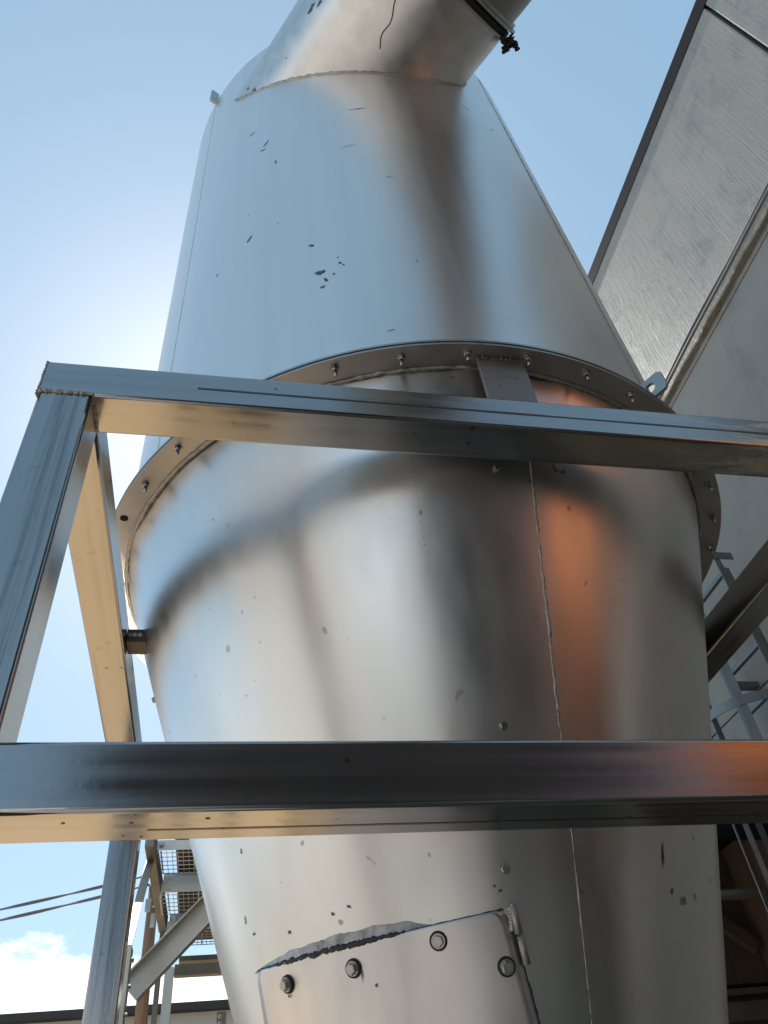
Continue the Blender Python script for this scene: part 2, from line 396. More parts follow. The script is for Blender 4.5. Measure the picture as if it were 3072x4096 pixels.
# flange bolts
mbp = MB(); hexbolt(mbp, (0, 0, 0), (0, 0, -1), 0.0092, 0.008, 0.012, 0.002, 0.022, 0.0052)
hexbolt(mbp, (0, 0, 0.0205), (0, 0, 1), 0.0105, 0.008, 0.0135, 0.002); mbp.cyl((0, 0, -.004), (0, 0, .025), .0062, None, 10)
first = None
for k in range(38):
    ang = -4.6 + k * 360 / 38
    if k == 31: continue
    rr = random.Random(k)
    p = cp(ang + rr.uniform(-.25, .25), 0.984 + rr.uniform(-.003, .003), ZF - 0.002)
    if first is None: first = mbp.build('flange_bolt', M['bolt'], cyc); b = first
    else: b = link('flange_bolt', first.data, cyc)
    b.location = p; b.rotation_euler = (rr.uniform(-.09, .09), rr.uniform(-.09, .09), rr.uniform(0, 6))
mb = MB(); p = cp(-70.8, 0.986, ZF - 0.0025); mb.cyl(p, p + Vector((0, 0, 0.001)), 0.0115, None, 16); mb.build('bolt_hole', M['black'], cyc)

def bead(name, pts, rad, mat='weld', jit=0.35, parent=cyc, seg=7, drop=0.0, squash=0.75):
    mb = MB(); run = []; rs = []
    for i, p in enumerate(pts):
        if drop and nz((i * 0.21, rad * 900, 3.3)) > drop:
            if len(run) > 2: mb.tube(run, rs, seg, jit, squash=squash)
            run = []; rs = []; continue
        run.append(Vector(p)); rs.append(rad * (0.75 + 0.5 * random.random()))
    if len(run) > 2: mb.tube(run, rs, seg, jit, squash=squash)
    return mb.build(name, M[mat], parent)
bead('flange_weld', [cp(a * 0.6, cone_r(ZF) + 0.004 + 0.002 * nz((a * .3, 1, 1)), ZF - 0.004) for a in range(601)], 0.0055)
# seams
SEAM = [cone_p(4.7 + 0.18 * nz((z * 2.1, 1, 4)) + 0.12 * nz((z * 31, 1, 4)), z, -0.0005 + 0.0035 * nz((z * 9, 3, 3))) for z in [H + 1.545 - i * 0.0085 for i in range(0, 190)]]
mb = MB(); mb.tube(SEAM, [(0.0032 if i < 105 else 0.0020) * (0.6 + 0.7 * random.random()) for i in range(len(SEAM))], 7, 0.6); mb.build('cone_seam_weld', M['weld'], cyc)
mb = MB()
for i in range(26):
    z = H + 1.50 - i * 0.018; p = cone_p(-14.4 + 0.2 * nz((z * 3, 2, 2)), z)
    mb.cyl(p, p + cone_n(-14.4) * 0.0018, 0.0008 + 0.0009 * random.random(), 0.0006, 7)
mb.build('stitch_weld', M['weld_burnt'], cyc)
bead('shell_seam_weld', [shell_p(35.6 + 0.1 * nz((i * .2, 5, 5)), ZF + 0.03 + i * 0.02, 0.0) for i in range(150)], 0.0033, jit=0.4)
bead('shell_seam_weld', [shell_p(-62.5, ZF + 0.03 + i * 0.02, 0.0) for i in range(150)], 0.001, jit=0.3)
# tangential inlet duct
PU = Vector((0.5055, -0.8628, 0)); PN = Vector((0.8628, 0.5055, 0)); L0 = -0.529; RHO = 0.417; PZ = H + 4.166
PA = PN * L0 + Vector((0, 0, PZ))
def pp(s, th, r=RHO): # th: degrees from straight down towards PN
    return PA + PU * s + PN * (r * math.sin(R(th))) + Vector((0, 0, -r * math.cos(R(th))))
def duct(s0, s1, n, r=RHO):
    mb = MB(); rings = []
    for i in range(n + 1):
        s = s0 + (s1 - s0) * i / n
        rings.append([pp(s, 360.0 * j / 96, r + 0.0015 * nz((s * 2, math.sin(R(360.0 * j / 96)) * 2, math.cos(R(360.0 * j / 96)) * 2))) for j in range(96)])
    mb.loft(rings, True, False, True); return mb
duct(-0.1, 1.213, 20).build('inlet_duct', M['pipe'], cyc)
# beyond the clamp the duct runs on and swings round in an elbow towards the plant behind the viewer
axis = []; d0 = math.atan2(PU.x, -PU.y); pcur = PA + PU * 1.255; az_ = d0; axis.append((pcur.copy(), az_))
for i in range(60):
    if i > 4: az_ = max(R(-4), az_ - R(2.1))
    pcur = pcur + Vector((math.sin(az_), -math.cos(az_), 0)) * 0.06; axis.append((pcur.copy(), az_))
mb = MB(); rings = []
for p_, a_ in axis:
    nn = Vector((math.cos(a_), math.sin(a_), 0)); rr_ = RHO - 0.004
    rings.append([p_ + nn * (rr_ * math.sin(R(j * 3.75))) + Vector((0, 0, -rr_ * math.cos(R(j * 3.75)))) for j in range(96)])
mb.loft(rings, True, False, True); mb.build('duct_extension', M['duct_dull'], cyc)
duct(1.19, 1.27, 2, RHO - 0.012).build('duct_sleeve', M['rubber'], cyc)
pts = []
for i in range(0, 160):
    th = -88 + i * 1.1
    l = L0 + RHO * math.sin(R(th))
    s = math.sqrt(max(0.0, RC * RC - l * l)); pts.append(pp(s + 0.001, th, RHO + 0.001))
bead('inlet_weld', pts, 0.0075, jit=0.4)
def hoop(s, r0, r1, w, name, mat, a0=-180, a1=180, n=90):
    mb = MB(); rings = []
    for j in range(n + 1):
        th = a0 + (a1 - a0) * j / n
        rings.append([pp(s - w / 2, th, r0), pp(s - w / 2, th, r1), pp(s + w / 2, th, r1), pp(s + w / 2, th, r0)])
    mb.loft(rings, True, abs(a1 - a0) < 359, False); return mb.build(name, mat, cyc)
hoop(1.210, RHO, RHO + 0.024, 0.010, 'clamp_ring', M['flange'])
hoop(1.228, RHO - 0.02, RHO + 0.012, 0.020, 'clamp_gasket', M['rubber'])
hoop(1.256, RHO - 0.01, RHO + 0.030, 0.012, 'clamp_ring', M['galv'])
hoop(1.272, RHO - 0.01, RHO + 0.012, 0.016, 'clamp_ring', M['galv'])
mb = MB()   # ragged clamp tail hanging at the side of the joint
for i in range(16):
    th = 62 + random.uniform(-6, 7); p = pp(1.212 + random.uniform(-.015, .03), th, RHO + 0.035 + random.uniform(0, .04))
    q = p + Vector((random.uniform(-.03, .03), random.uniform(-.03, .03), random.uniform(-.035, .02)))
    mb.cyl(p, q, random.uniform(.006, .013), random.uniform(.004, .010), 6, False)
mb.cyl(pp(1.212, 50, RHO + .022), pp(1.215, 66, RHO + .05), 0.012, 0.014, 8)
mb.build('clamp_tail', M['rubber'], cyc)
# loose wire on the duct
mb = MB(); pts = []
for i in range(60):
    f = i / 59; pts.append(pp(1.12 - 0.27 * f, -28 + 16 * f + 1.0 * math.sin(f * 13) + 1.5 * math.sin(f * 5), RHO + 0.003))
mb.tube(pts, 0.0022, 6); mb.build('wire', M['rubber'], cyc)
# lifting lug on the flange and rim tab
def lug(ang, r0, r1, z0, z1, hole, name):
    rad = cp(ang, 1, 0); tan = Vector((-rad.y, rad.x, 0)); t = 0.005; mb = MB(); n = 24; c = Vector(((r0 + r1) / 2, (z0 + z1) / 2)); outer = []; inner = []
    hw = (r1 - r0) / 2; hh = (z1 - z0) / 2
    for i in range(n):
        a = 2 * math.pi * i / n; dx, dy = math.cos(a), math.sin(a); k = 1 / max(abs(dx) / hw, abs(dy) / hh)
        outer.append((c.x + dx * k, c.y + dy * k)); inner.append((c.x + dx * hole, c.y + dy * hole))
    vs = []
    for sgn in (-1, 1):
        for L in (outer, inner): vs += [rad * x + tan * (t * sgn) + Vector((0, 0, z)) for x, z in L]
    fs = []
    for i in range(n):
        k = (i + 1) % n
        fs += [(i, k, n + k, n + i), (2 * n + k, 2 * n + i, 3 * n + i, 3 * n + k), (k, i, 2 * n + i, 2 * n + k), (n + i, n + k, 3 * n + k, 3 * n + i)]
    mb.add(vs, fs); return mb.build(name, M['galv'], cyc)
lug(28.5, 0.966, 1.055, ZF + 0.017, ZF + 0.088, 0.016, 'lifting_lug')
lug(-62, 0.955, 1.0, ZT - 0.05, ZT + 0.11, 0.006, 'rim_tab')
# hex screws on the cone
for a, z in ((-1.2, 1.281), (-5.5, 0.718), (-8.6, 0.471), (-95, 1.20)):
    mb = MB(); hexbolt(mb, cone_p(a, H + z), cone_n(a), 0.0085, 0.0065, 0.0095, 0.0015); mb.build('cone_bolt', M['bolt'], cyc)
# access hatch
HA, HW, HZ = -37.4, 0.281, H + 0.407
def hatch_p(u, v, off):                 # u along the arc in metres, v down the slope in metres
    z = HZ - v * 0.952 - 0.014 * (1 - min(1, (u / HW) ** 2)) * max(0.0, 1 - v / 0.2); r = cone_r(z); ang = HA + math.degrees(u / r)
    return cone_p(ang, z, off)
def hatch_n(u, v): return cone_n(HA + math.degrees(u / cone_r(HZ - v * 0.952)))
mb = MB(); rows = 22; cols = 30; vs = []; fs = []
for i in range(rows + 1):
    v = 0.46 * i / rows if i > 3 else (0, 0.004, 0.011, 0.022)[i]
    inset = (0.022, 0.011, 0.004, 0.0)[i] if i < 4 else 0
    for j in range(cols + 1):
        u = (-1 + 2 * j / cols) * (HW - inset); vs.append(hatch_p(u, v, 0.0065 + 0.0012 * nz((u * 9, v * 9, 4))))
for i in range(rows):
    for j in range(cols): a = i * (cols + 1) + j; fs.append((a, a + cols + 1, a + cols + 2, a + 1))
mb.add(vs, fs, True); hat = mb.build('access_hatch', M['hatch'], cyc)
sm = hat.modifiers.new('solid', 'SOLIDIFY'); sm.thickness = 0.004; sm.offset = -1
def ang2u(a, z): return R(a - HA) * cone_r(H + z)
for a, z in ((-55.7, 0.371), (-39.5, 0.369), (-22.5, 0.381), (-10.9, 0.323), (-10, 0.16), (-60, 0.2)):
    u = ang2u(a, z); v = (HZ - H - z) / 0.952
    u = max(-HW + .02, min(HW - .022, u))
    p = hatch_p(u, v, 0.007); n = hatch_n(u, v)
    mb = MB(); mb.cyl(p, p + n * 0.004, 0.0165, 0.0155, 20); mb.build('rubber_washer', M['rubber'], hat)
    mb = MB(); hexbolt(mb, p + n * 0.004, n, 0.0105, 0.009, 0.0125, 0.0015); mb.build('hatch_bolt', M['bolt'], hat)
# hinge
mb = MB()
h0 = cone_p(-8.4, H + 0.408, 0.013); h1 = cone_p(-7.9, H + 0.366, 0.013); h2 = cone_p(-7.8, H + 0.363, 0.013); h3 = cone_p(-7.2, H + 0.320, 0.013)
mb.cyl(h0, h1, 0.0072, None, 14); mb.cyl(h2, h3, 0.0066, None, 14)
mb.cyl(h0, h0 + (h0 - h1).normalized() * 0.004, 0.0045, 0.0035, 12)
for i in range(7): mb.cyl(cone_p(-9.3 + .1 * random.random(), H + .405 - i * .005, .008), cone_p(-8.6, H + .405 - i * .005, .013), .0035 + .002 * random.random(), .004, 7)
mb.build('hinge', M['weld'], hat)
# smeared sealant above the hatch
mb = MB(); vs = []; fs = []; n = 110; m = 7
for i in range(n + 1):
    a = -66.5 + (i / n) * 56
    t = i / n
    hgt = 0.001 + 0.011 * max(0, math.sin(min(1, t / 0.78) * math.pi)) ** 0.7 * (0.75 + 0.45 * nz((a * .25, 1, 1)) + 0.25 * nz((a * 1.3, 4, 1)))
    if t > 0.74: hgt = 0.004 + 0.002 * nz((a, 2, 2))
    for j in range(m + 1):
        q = j / m; uu = R(a - HA) * cone_r(HZ); zlo = HZ - 0.002 - 0.014 * max(0, 1 - (uu / HW) ** 2); kf = min(1, max(0, (0.78 - t) / 0.08)); ztop = zlo + 0.003 + (HZ + hgt - zlo - .003) * kf; z = zlo + (ztop - zlo) * q
        o = 0.0008 + (0.0075 * (1 - q) ** 1.2) * (0.7 + 0.5 * nz((a * .6, q * 3, 7))) * math.sin(min(1, q * 6 + .15) * 1.57) + 0.0012 * nz((a * 1.5, q * 5, 1))
        vs.append(cone_p(a, z, max(0.0008, o)))
for i in range(n):
    for j in range(m): a = i * (m + 1) + j; fs.append((a, a + 1, a + m + 2, a + m + 1))
mb.add(vs, fs, True); mb.build('sealant_smear', M['sealant'], hat)
CK = [cone_p(a_ * .5, HZ + .001 - 0.014 * max(0, 1 - (R(a_ * .5 - HA) * cone_r(HZ) / HW) ** 2) + .0012 * nz((a_ * .4, 1, 1)), .003) for a_ in range(-131, -19)]
mb = MB(); mb.tube(CK, [0.0016 + 0.0048 * max(0, math.sin(min(1, i / 84) * math.pi)) * (0.7 + 0.6 * random.random()) for i in range(len(CK))], 7, 0.4); mb.build('gap_shade_line', M['gap_shade'], hat)  # dark bead stands in for the shadow under the hatch's top edge
bead('hatch_gap', [hatch_p(HW + .002, .02 + k * .01, .0015) for k in range(44)], 0.003, 'gap_shade', 0.3, hat)
# scuffs: thin flakes of dark dirt, each with its own outline
def scuff(fn, ang, z, size, aspect, tilt, seed, off=0.0012, nrm_r=RC):
    size *= 0.72
    rr = random.Random(seed); n = 16; vs = []
    c, s = math.cos(R(tilt)), math.sin(R(tilt))
    vs.append(fn(ang, z, off))
    for i in range(n):
        th = 2 * math.pi * i / n; k = size * (0.35 + 0.65 * rr.random())
        u, v = k * math.cos(th), k * aspect * math.sin(th)
        uu, vv = u * c - v * s, u * s + v * c
        vs.append(fn(ang + math.degrees(uu / nrm_r), z + vv, off))
    mb = MB(); mb.add(vs, [(0, 1 + i, 1 + (i + 1) % n) for i in range(n)], True)
    return mb.build('scuff', M['scuff'], cyc)
SC = [(-41.7, 3.48, .03, .25, 5), (-37.1, 3.27, .05, .15, 60), (-38.0, 3.22, .025, .3, -20), (-34.3, 3.03, .032, .2, 80), (-40.3, 2.51, .035, .3, 60),
      (-26.6, 2.26, .018, .5, -40), (-25.2, 2.08, .026, .8, 0), (-24.3, 2.03, .03, .35, -60), (-24.9, 1.995, .018, .5, 20), (-26.0, 2.085, .012, .5, 30),
      (-21.5, 2.105, .012, .6, -30), (-20.9, 2.09, .009, .6, 0), (-21.8, 2.14, .006, .8, 0), (-22.8, 2.05, .009, .8, 0), (-14.6, 1.709, .022, .13, 8), (-13.1, 3.317, .07, .08, 2), (-17.2, 2.951, .06, .05, 10),
      (-9.6, 2.65, .03, .1, 8), (24.8, 3.50, .016, .5, 50), (-33.6, 2.51, .006, 1, 0), (17.5, 3.60, .035, .15, -20), (-8, 2.06, .006, 1, 0), (-49, 2.42, .012, .5, 70), (-41, 2.7, .006, 1, 0), (-29.5, 1.60, .012, .6, 20), (-28.6, 1.61, .009, .6, 0)]
for i, (a, z, s, asp, t) in enumerate(SC): scuff(shell_p, a, H + z, s, asp, t, i)
CS = [(26, 0.50, .05, .10, 84), (28, .44, .012, .5, 60), (32, .43, .010, .3, 85), (-10, 0.437, .008, .8, 0), (-11, .445, .006, .8, 0),
      (-66, .50, .018, .2, 70), (-64, .47, .008, .6, 0), (-38, .345, .02, .12, 80), (-35.5, .325, .006, .9, 0), (-56, .345, .006, 1, 0), (-62, .62, .012, .3, 70), (-55, .63, .010, .4, 60), (-45, .61, .008, .5, 80),
      (-53, .445, .007, 1, 0), (-38.4, .455, .009, .5, -20), (-42, .45, .006, 1, 0)]
for i, (a, z, s, asp, t) in enumerate(CS): scuff(lambda A, Z, o: cone_p(A, Z, o + (0.008 if Z < HZ and -66 < A < -9 else 0)), a, H + z, s, asp, t, 100 + i, 0.0012, 0.6)
PSC = [(0.74, -66, .045, .35), (0.785, -62, .025, .4), (0.266, -79, .014, .8), (0.298, -70, .02, .6), (0.52, -60, .006, 1)]
for i, (s0, th, sz, asp) in enumerate(PSC):
    rr = random.Random(300 + i); n = 16; vs = [pp(s0, th, RHO + .002)]
    for k in range(n):
        a = 2 * math.pi * k / n; q = sz * (0.25 + 0.75 * rr.random()); vs.append(pp(s0 + q * math.cos(a), th + math.degrees(q * asp * math.sin(a) / RHO), RHO + .002))
    mb = MB(); mb.add(vs, [(0, 1 + k, 1 + (k + 1) % n) for k in range(n)], True); mb.build('scuff', M['scuff'], cyc)

# ================================================================== support frame
frm = thing('support_frame', 'welded square-tube steel frame carrying the cyclone', 'frame', (0.6, 2.0, 0))
T = 0.1; X0, X1, Y0, Y1 = -0.40, 1.60, 1.0, 3.0; ZB, ZTb = H + 1.2565, H + 1.3575
for x, y in ((X0 + .05, Y0 + .05), (X1 - .05, Y0 + .05), (X0 + .05, Y1 - .05), (X1 - .05, Y1 - .05)):
    square_tube('post', (x, y, 0.0), (x, y, ZB - 0.0015), T, T, M['tube'], frm)
zc = (ZB + ZTb) / 2; th = ZTb - ZB
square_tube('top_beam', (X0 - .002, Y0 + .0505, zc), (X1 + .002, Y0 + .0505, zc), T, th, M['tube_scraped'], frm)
square_tube('top_beam', (X0 - .002, Y1 - .0505, zc), (X1 + .002, Y1 - .0505, zc), T, th, M['tube'], frm)
square_tube('side_beam', (X0 + .0495, Y0 + .103, zc), (X0 + .0495, Y1 - .103, zc), T - .002, th - .002, M['tube'], frm)
square_tube('side_beam', (X1 - .0495, Y0 + .103, zc), (X1 - .0495, Y1 - .103, zc), T - .002, th - .002, M['tube'], frm)
square_tube('lower_beam', (X0 + .102, Y0 + .0505, H + 0.4685), (X1 - .102, Y0 + .0505, H + 0.4685), T, 0.098, M['tube'], frm)
FO = Vector((0.6, 2.0, 0))
def seam_line(x0, x1, y, z, dy, dz):
    mb = MB(); n = 60; vs = []; fs = []
    for i in range(n + 1):
        x = x0 + (x1 - x0) * i / n; w = 0.0026 + 0.0016 * nz((x * 6, z, 2)); o = 0.0008 * nz((x * 3, z, 7))
        vs += [(x - .6, y - 2.0 + dy * (o - w), z + dz * (o - w)), (x - .6, y - 2.0 + dy * (o + w), z + dz * (o + w))]
    fs = [(2 * i, 2 * i + 2, 2 * i + 3, 2 * i + 1) for i in range(n)]
    mb.add(vs, fs); return mb.build('tube_seam', M['tubeseam'], frm)
seam_line(X0 + .3, X1, Y0 - .0002, ZB + .048, 0, 1)
seam_line(X0 + .3, X1 - .11, Y0 + .062, H + 0.4685 - .0494, 1, 0)
def fbead(pts, rad, mat='weld', jit=0.45): return bead('weld_bead', [Vector(p) - FO for p in pts], rad, mat, jit, frm)
fbead([(X0 + i * .0025, Y0 - .001 + .001 * nz((i * .3, 0, 0)), ZB + .001 * nz((i * .4, 2, 0))) for i in range(42)], 0.0042)
fbead([(X0 + .1 + .001, Y0 + i * .0025, ZB) for i in range(40)], 0.003)
fbead([(X0 + .102, Y0 + .012, ZB - .001 + 0 * i) if 0 else (X0 + .1015, Y0 + .004 + i * .0024, ZB + .001) for i in range(40)], 0.0032, 'weld_burnt')
fbead([(X0 - .002, Y0 + .002, ZB + i * .0025 - .004) for i in range(42)], 0.0036)
fbead([(X0 + .006 + i * .0022, Y0 + .104, ZB - .0005) for i in range(40)], 0.0032)
mb = MB()
for i in range(5): mb.cyl(Vector((X0 - .004 + random.uniform(-.003, .003), Y0 + random.uniform(-.002, .01), ZB + random.uniform(-.007, .007))) - FO, Vector((X0 + .006, Y0 + .006, ZB)) - FO, random.uniform(.005, .008), .006, 7)
mb.build('weld_lump', M['weld_burnt'], frm)
M['stain'] = plain('brown_stain', (0.24, 0.17, 0.10), 0.55, 0.7, 0.4, 40)
for k in range(9):
    rr = random.Random(900 + k); cx_, cy_ = -0.295 + 0.30 * rr.random() ** 1.4, 1.008 + .084 * rr.random(); q = rr.uniform(.0015, .0045); zz = H + 0.4685 - .0496
    ring = [(cx_ - .6 + q * (0.7 + .5 * rr.random()) * math.cos(i_ * .6283), cy_ - 2 + q * .75 * (0.7 + .5 * rr.random()) * math.sin(i_ * .6283), zz) for i_ in range(10)]
    mb = MB(); mb.add(ring, [tuple(range(9, -1, -1))]); mb.build('stain', M['stain'], frm)
# front support plate welded between flange and top beam
def slab(name, x0, x1, y0, y1, z0, z1, mat, parent, org):
    mb = MB(); mb.box(x0 - org.x, x1 - org.x, y0 - org.y, y1 - org.y, z0 - org.z, z1 - org.z)
    o = mb.build(name, mat, parent); bv = o.modifiers.new('bevel', 'BEVEL'); bv.width = 0.0015; bv.segments = 2; return o
slab('support_plate', 0.555, 0.677, 1.024, 1.034, ZTb + .001, ZF - .002, M['rustplate'], frm, FO)
fbead([(0.553 + i * .0025, 1.026 + .001 * nz((i * .6, 1, 1)), ZF - .006) for i in range(51)], 0.006, 'weld_burnt', 0.6)
fbead([(0.553 + i * .0025, 1.022, ZTb + .003) for i in range(51)], 0.004, 'weld_burnt', 0.6)
# side brackets between the side beams and the cone
for x0, x1, y0, y1 in ((X0 + .1, CX - 0.85, 1.9, 1.965), (CX + 0.85, X1 - .1, 1.9, 1.965)):
    slab('bracket', x0, x1, y0, y1, H + 1.285, H + 1.328, M['brown'], frm, FO)
slab('bracket', .56, .65, CY + .84, Y1 - .1, H + 1.28, H + 1.335, M['rustplate'], frm, FO)
for k in range(3):
    mb = MB(); hexbolt(mb, Vector((X0 + .108 + .014 * k, 1.9, H + 1.307)) - FO, (0, -1, 0), 0.007, 0.005, 0.0); mb.build('bracket_bolt', M['bolt'], frm)

# ================================================================== caged ladder on the wall
LX, LY = 3.40, 3.925
lad = thing('caged_ladder', 'grey galvanised caged ladder fixed to the concrete wall', 'ladder', (LX, LY, 0))
LTOP = H + 3.235
def lbox(name, a, b, mat=M['ladder'], bev=0.001):
    mb = MB(); mb.box(a[0], b[0], a[1], b[1], a[2], b[2]); return mb.build(name, mat, lad)
for s in (-1, 1):
    mb = MB(); yy = s * 0.215
    mb.box(-0.006, 0.0, yy - .035 * (s < 0) - .0, yy + .035 * (s > 0), 0.0, LTOP)
    mb.box(0.0, 0.06, yy - .006 * (s < 0), yy + .006 * (s > 0), 0.0, LTOP)
    mb.build('stile', M['ladder'], lad)
z = H + 2.305 - 0.3 * 10
while z < LTOP:
    if z > 0.2:
        mb = MB(); mb.box(0.004, 0.034, -0.215, 0.215, z - .015, z + .015); mb.build('rung', M['ladder'], lad)
    z += 0.3
RH = 0.37; hc = -0.13
def hoop_pts(r, n=28):
    pts = [(0.0, -r)]
    for i in range(n + 1):
        a = R(-90 - 180 * i / n); pts.append((hc + r * math.cos(a), r * math.sin(a)))
    pts.append((0.0, r)); return pts
for zh in (3.215, 2.135, 1.05):
    mb = MB(); o_, i_ = hoop_pts(RH), hoop_pts(RH - .006); z0, z1 = H + zh - .03, H + zh + .03
    mb.loft([[(a[0], a[1], z0), (a[0], a[1], z1), (b[0], b[1], z1), (b[0], b[1], z0)] for a, b in zip(o_, i_)], True, True, False)
    mb.build('cage_hoop', M['ladder'], lad)
for a in (-90, -132, -180, -228, -270):
    px, py = hc + (RH - .009) * math.cos(R(a)), (RH - .009) * math.sin(R(a)); tx, ty = -math.sin(R(a)) * .022, math.cos(R(a)) * .022; nx, ny = math.cos(R(a)) * .003, math.sin(R(a)) * .003
    mb = MB(); P = [(px - tx - nx, py - ty - ny), (px + tx - nx, py + ty - ny), (px + tx + nx, py + ty + ny), (px - tx + nx, py - ty + ny)]
    mb.loft([[(x, y, zz) for x, y in P] for zz in (H + 0.72, LTOP)], True, True, False); mb.build('cage_strap', M['ladder'], lad)
for zz in (2.55, 1.5, 0.4):
    for s in (-1, 1):
        lbox('wall_bracket', (0.0, s * .215 - .03, H + zz - .04), (WX - LX - .001, s * .215 + .03, H + zz + .0))

# ================================================================== brown lean-to and rails at the lower right
lean = thing('lean_to_shed', 'dark brown sheet-metal lean-to under a low roof beside the ladder', 'shed', (2.9, 5.2, 0))
LO = Vector((2.9, 5.2, 0))
for i in range(8):
    x0 = 1.5 + i * 0.262
    mb = MB(); mb.box(x0 - LO.x, x0 + .256 - LO.x, 0.0, 0.03, 0.0, H + 1.80)
    mb.add([(x0 + .256 - LO.x, 0.012, 0), (x0 + .262 - LO.x, .012, 0), (x0 + .262 - LO.x, .012, H + 1.8), (x0 + .256 - LO.x, .012, H + 1.8)], [(0, 1, 2, 3)])
    mb.build('sheet_panel', M['brown'], lean)
mb = MB(); mb.box(1.4 - LO.x, 3.59 - LO.x, -.75, 2.5, H + 1.81, H + 1.90); mb.build('roof', M['darksheet'], lean)
mb = MB(); mb.box(1.4 - LO.x, 3.59 - LO.x, -.76, -.70, H + 1.62, H + 1.809); mb.build('fascia', M['darksheet'], lean)
for i in range(4):
    y0_ = -1.15 + i * .285
    mb = MB(); mb.box(3.565 - LO.x, 3.585 - LO.x, y0_, y0_ + .279, 0.0, H + 1.80); mb.build('sheet_panel', M['brown'], lean)
for k, (zz, hh, yy, mt) in enumerate(((0.955, .012, -.02, 'darksheet'), (0.928, .035, -.05, 'ladder'), (0.855, .10, -.06, 'ladder'))):
    mb = MB(); mb.box(1.5 - LO.x, 3.55 - LO.x, yy - .04, yy + .015, H + zz - hh, H + zz); mb.build('rail', M[mt], lean)
mb = MB(); m4, Lb = bar_matrix(Vector((2.4, 5.12, H + 2.05)) - LO, Vector((3.5, 5.12, H + 1.15)) - LO)
mb.box(0, Lb, -.03, .03, -.04, .04, m4); mb.build('brace', M['brown'], lean)
hp = MB(); hp.cyl((2.3, 4.53, H + 1.311), (3.595, 4.53, H + 1.311), 0.0295, None, 20)
hp.build('steel_pipe', M['galv'], label='round grey steel pipe running level across the lean-to to the wall', cat='pipe')

# ================================================================== stepped galvanised walkway behind the cyclone
wk = thing('stepped_walkway', 'galvanised steel stepped walkway with wire-mesh treads behind the cyclone', 'walkway', (-0.1, 4.6, 0))
WO = Vector((-0.1, 4.6, 0))
def wbox(name, x0, x1, y0, y1, z0, z1, mat): 
    mb = MB(); mb.box(x0 - WO.x, x1 - WO.x, y0 - WO.y, y1 - WO.y, z0, z1); return mb.build(name, M[mat], wk)
steps = ((4.2, H + 1.552, H + 1.604, -0.344), (4.539, H + 1.452, H + 1.552, -0.309), (4.907, H + 1.364, H + 1.452, -0.278), (5.206, H + 1.318, H + 1.364, -0.25))
for k, (yy, z0, z1, xl) in enumerate(steps):
    if k < 3:
        pl = wbox('riser_plate', xl, 0.62, yy - .004, yy, z0 + .001, z1 - .001, 'galv')
        for bz in ((z0 + .022, z1 - .022) if k else (z0 + .026,)):
            mb = MB(); hexbolt(mb, Vector((xl + .032, yy - .004, bz)) - WO, (0, -1, 0), 0.010, 0.007, 0.0135, 0.002); mb.build('plate_bolt', M['bolt'], pl)
    if k < 3:
        y1 = steps[k + 1][0]; zt = z0; mb = MB()
        nx = 33; ny = 6
        for i in range(nx + 1):
            x = xl + .03 + (0.58 - xl) * i / nx; w = 0.004 if i % 6 == 0 else 0.0014
            mb.box(x - w - WO.x, x + w - WO.x, yy - WO.y, y1 - .005 - WO.y, zt - .003, zt)
        for j in range(ny):
            y = yy + .02 + (y1 - yy - .04) * j / (ny - 1)
            mb.box(xl - WO.x, 0.6 - WO.x, y - .003 - WO.y, y + .003 - WO.y, zt - .0065, zt - .0035)
        o = mb.build('mesh_tread', M['galv'], wk)
        wbox('end_plate', xl - .012, xl, yy, y1 - .01, zt - .03, zt + .05, 'galv')
wbox('machine_body', -0.255, 0.6, 4.3, 6.2, H + 1.66, H + 2.1, 'rubber')
wbox('machine_body', -0.24, 0.6, 4.75, 5.3, H + 1.50, H + 1.655, 'rubber')
for xs in (0.0,):
    m4, Lb = bar_matrix(Vector((-0.362, 4.05, H + 1.56)) - WO, Vector((-0.318, 5.05, H + 1.44)) - WO)
    mb = MB(); mb.box(0, Lb, -.022, .022, -.045, .045, m4); mb.build('stringer', M['galv_worn'], wk)
wbox('post', -0.333, -0.305, 5.03, 5.06, 0, H + 1.43, 'galv_worn')
wbox('post', -0.284, -0.234, 5.0, 5.05, 0, H + 1.205, 'galv')
wbox('post', 0.015, 0.062, 4.58, 4.64, 0, H + .89, 'galv_worn')
wbox('cross_beam', -0.238, 0.5, 5.14, 5.2, H + 1.192, H + 1.250, 'galv_worn')
wbox('belly_plate', -0.22, 0.5, 5.22, 5.5, H + 1.285, H + 1.312, 'galv_worn')
wbox('side_plate', -0.392, -0.364, 4.55, 4.556, H + 1.365, H + 1.43, 'galv')
wbox('side_plate', -0.368, -0.345, 4.70, 4.706, H + 1.33, H + 1.40, 'galv')
m4, Lb = bar_matrix(Vector((-0.368, 4.3, H + 1.56)) - WO, Vector((-0.33, 3.22, H + .83)) - WO)
mb = MB(); mb.box(0, Lb, -.018, .018, -.006, .006, m4); mb.build('strut', M['galv_worn'], wk)
wbox('column', -0.36, -0.303, 3.16, 3.24, 0, H + .84, 'galv')
for k in range(3):
    mb = MB(); hexbolt(mb, Vector((-0.303, 3.2, H + .80 - k * .085)) - WO, (1, 0, 0), 0.009, 0.008, 0.012, 0.002); mb.build('column_bolt', M['bolt'], wk)
for k in range(2):
    mb = MB(); hexbolt(mb, Vector((0.03, 4.58, H + .87 - k * .03)) - WO, (0, -1, 0), 0.009, 0.007, 0.012, 0.002); mb.build('column_bolt', M['bolt'], wk)
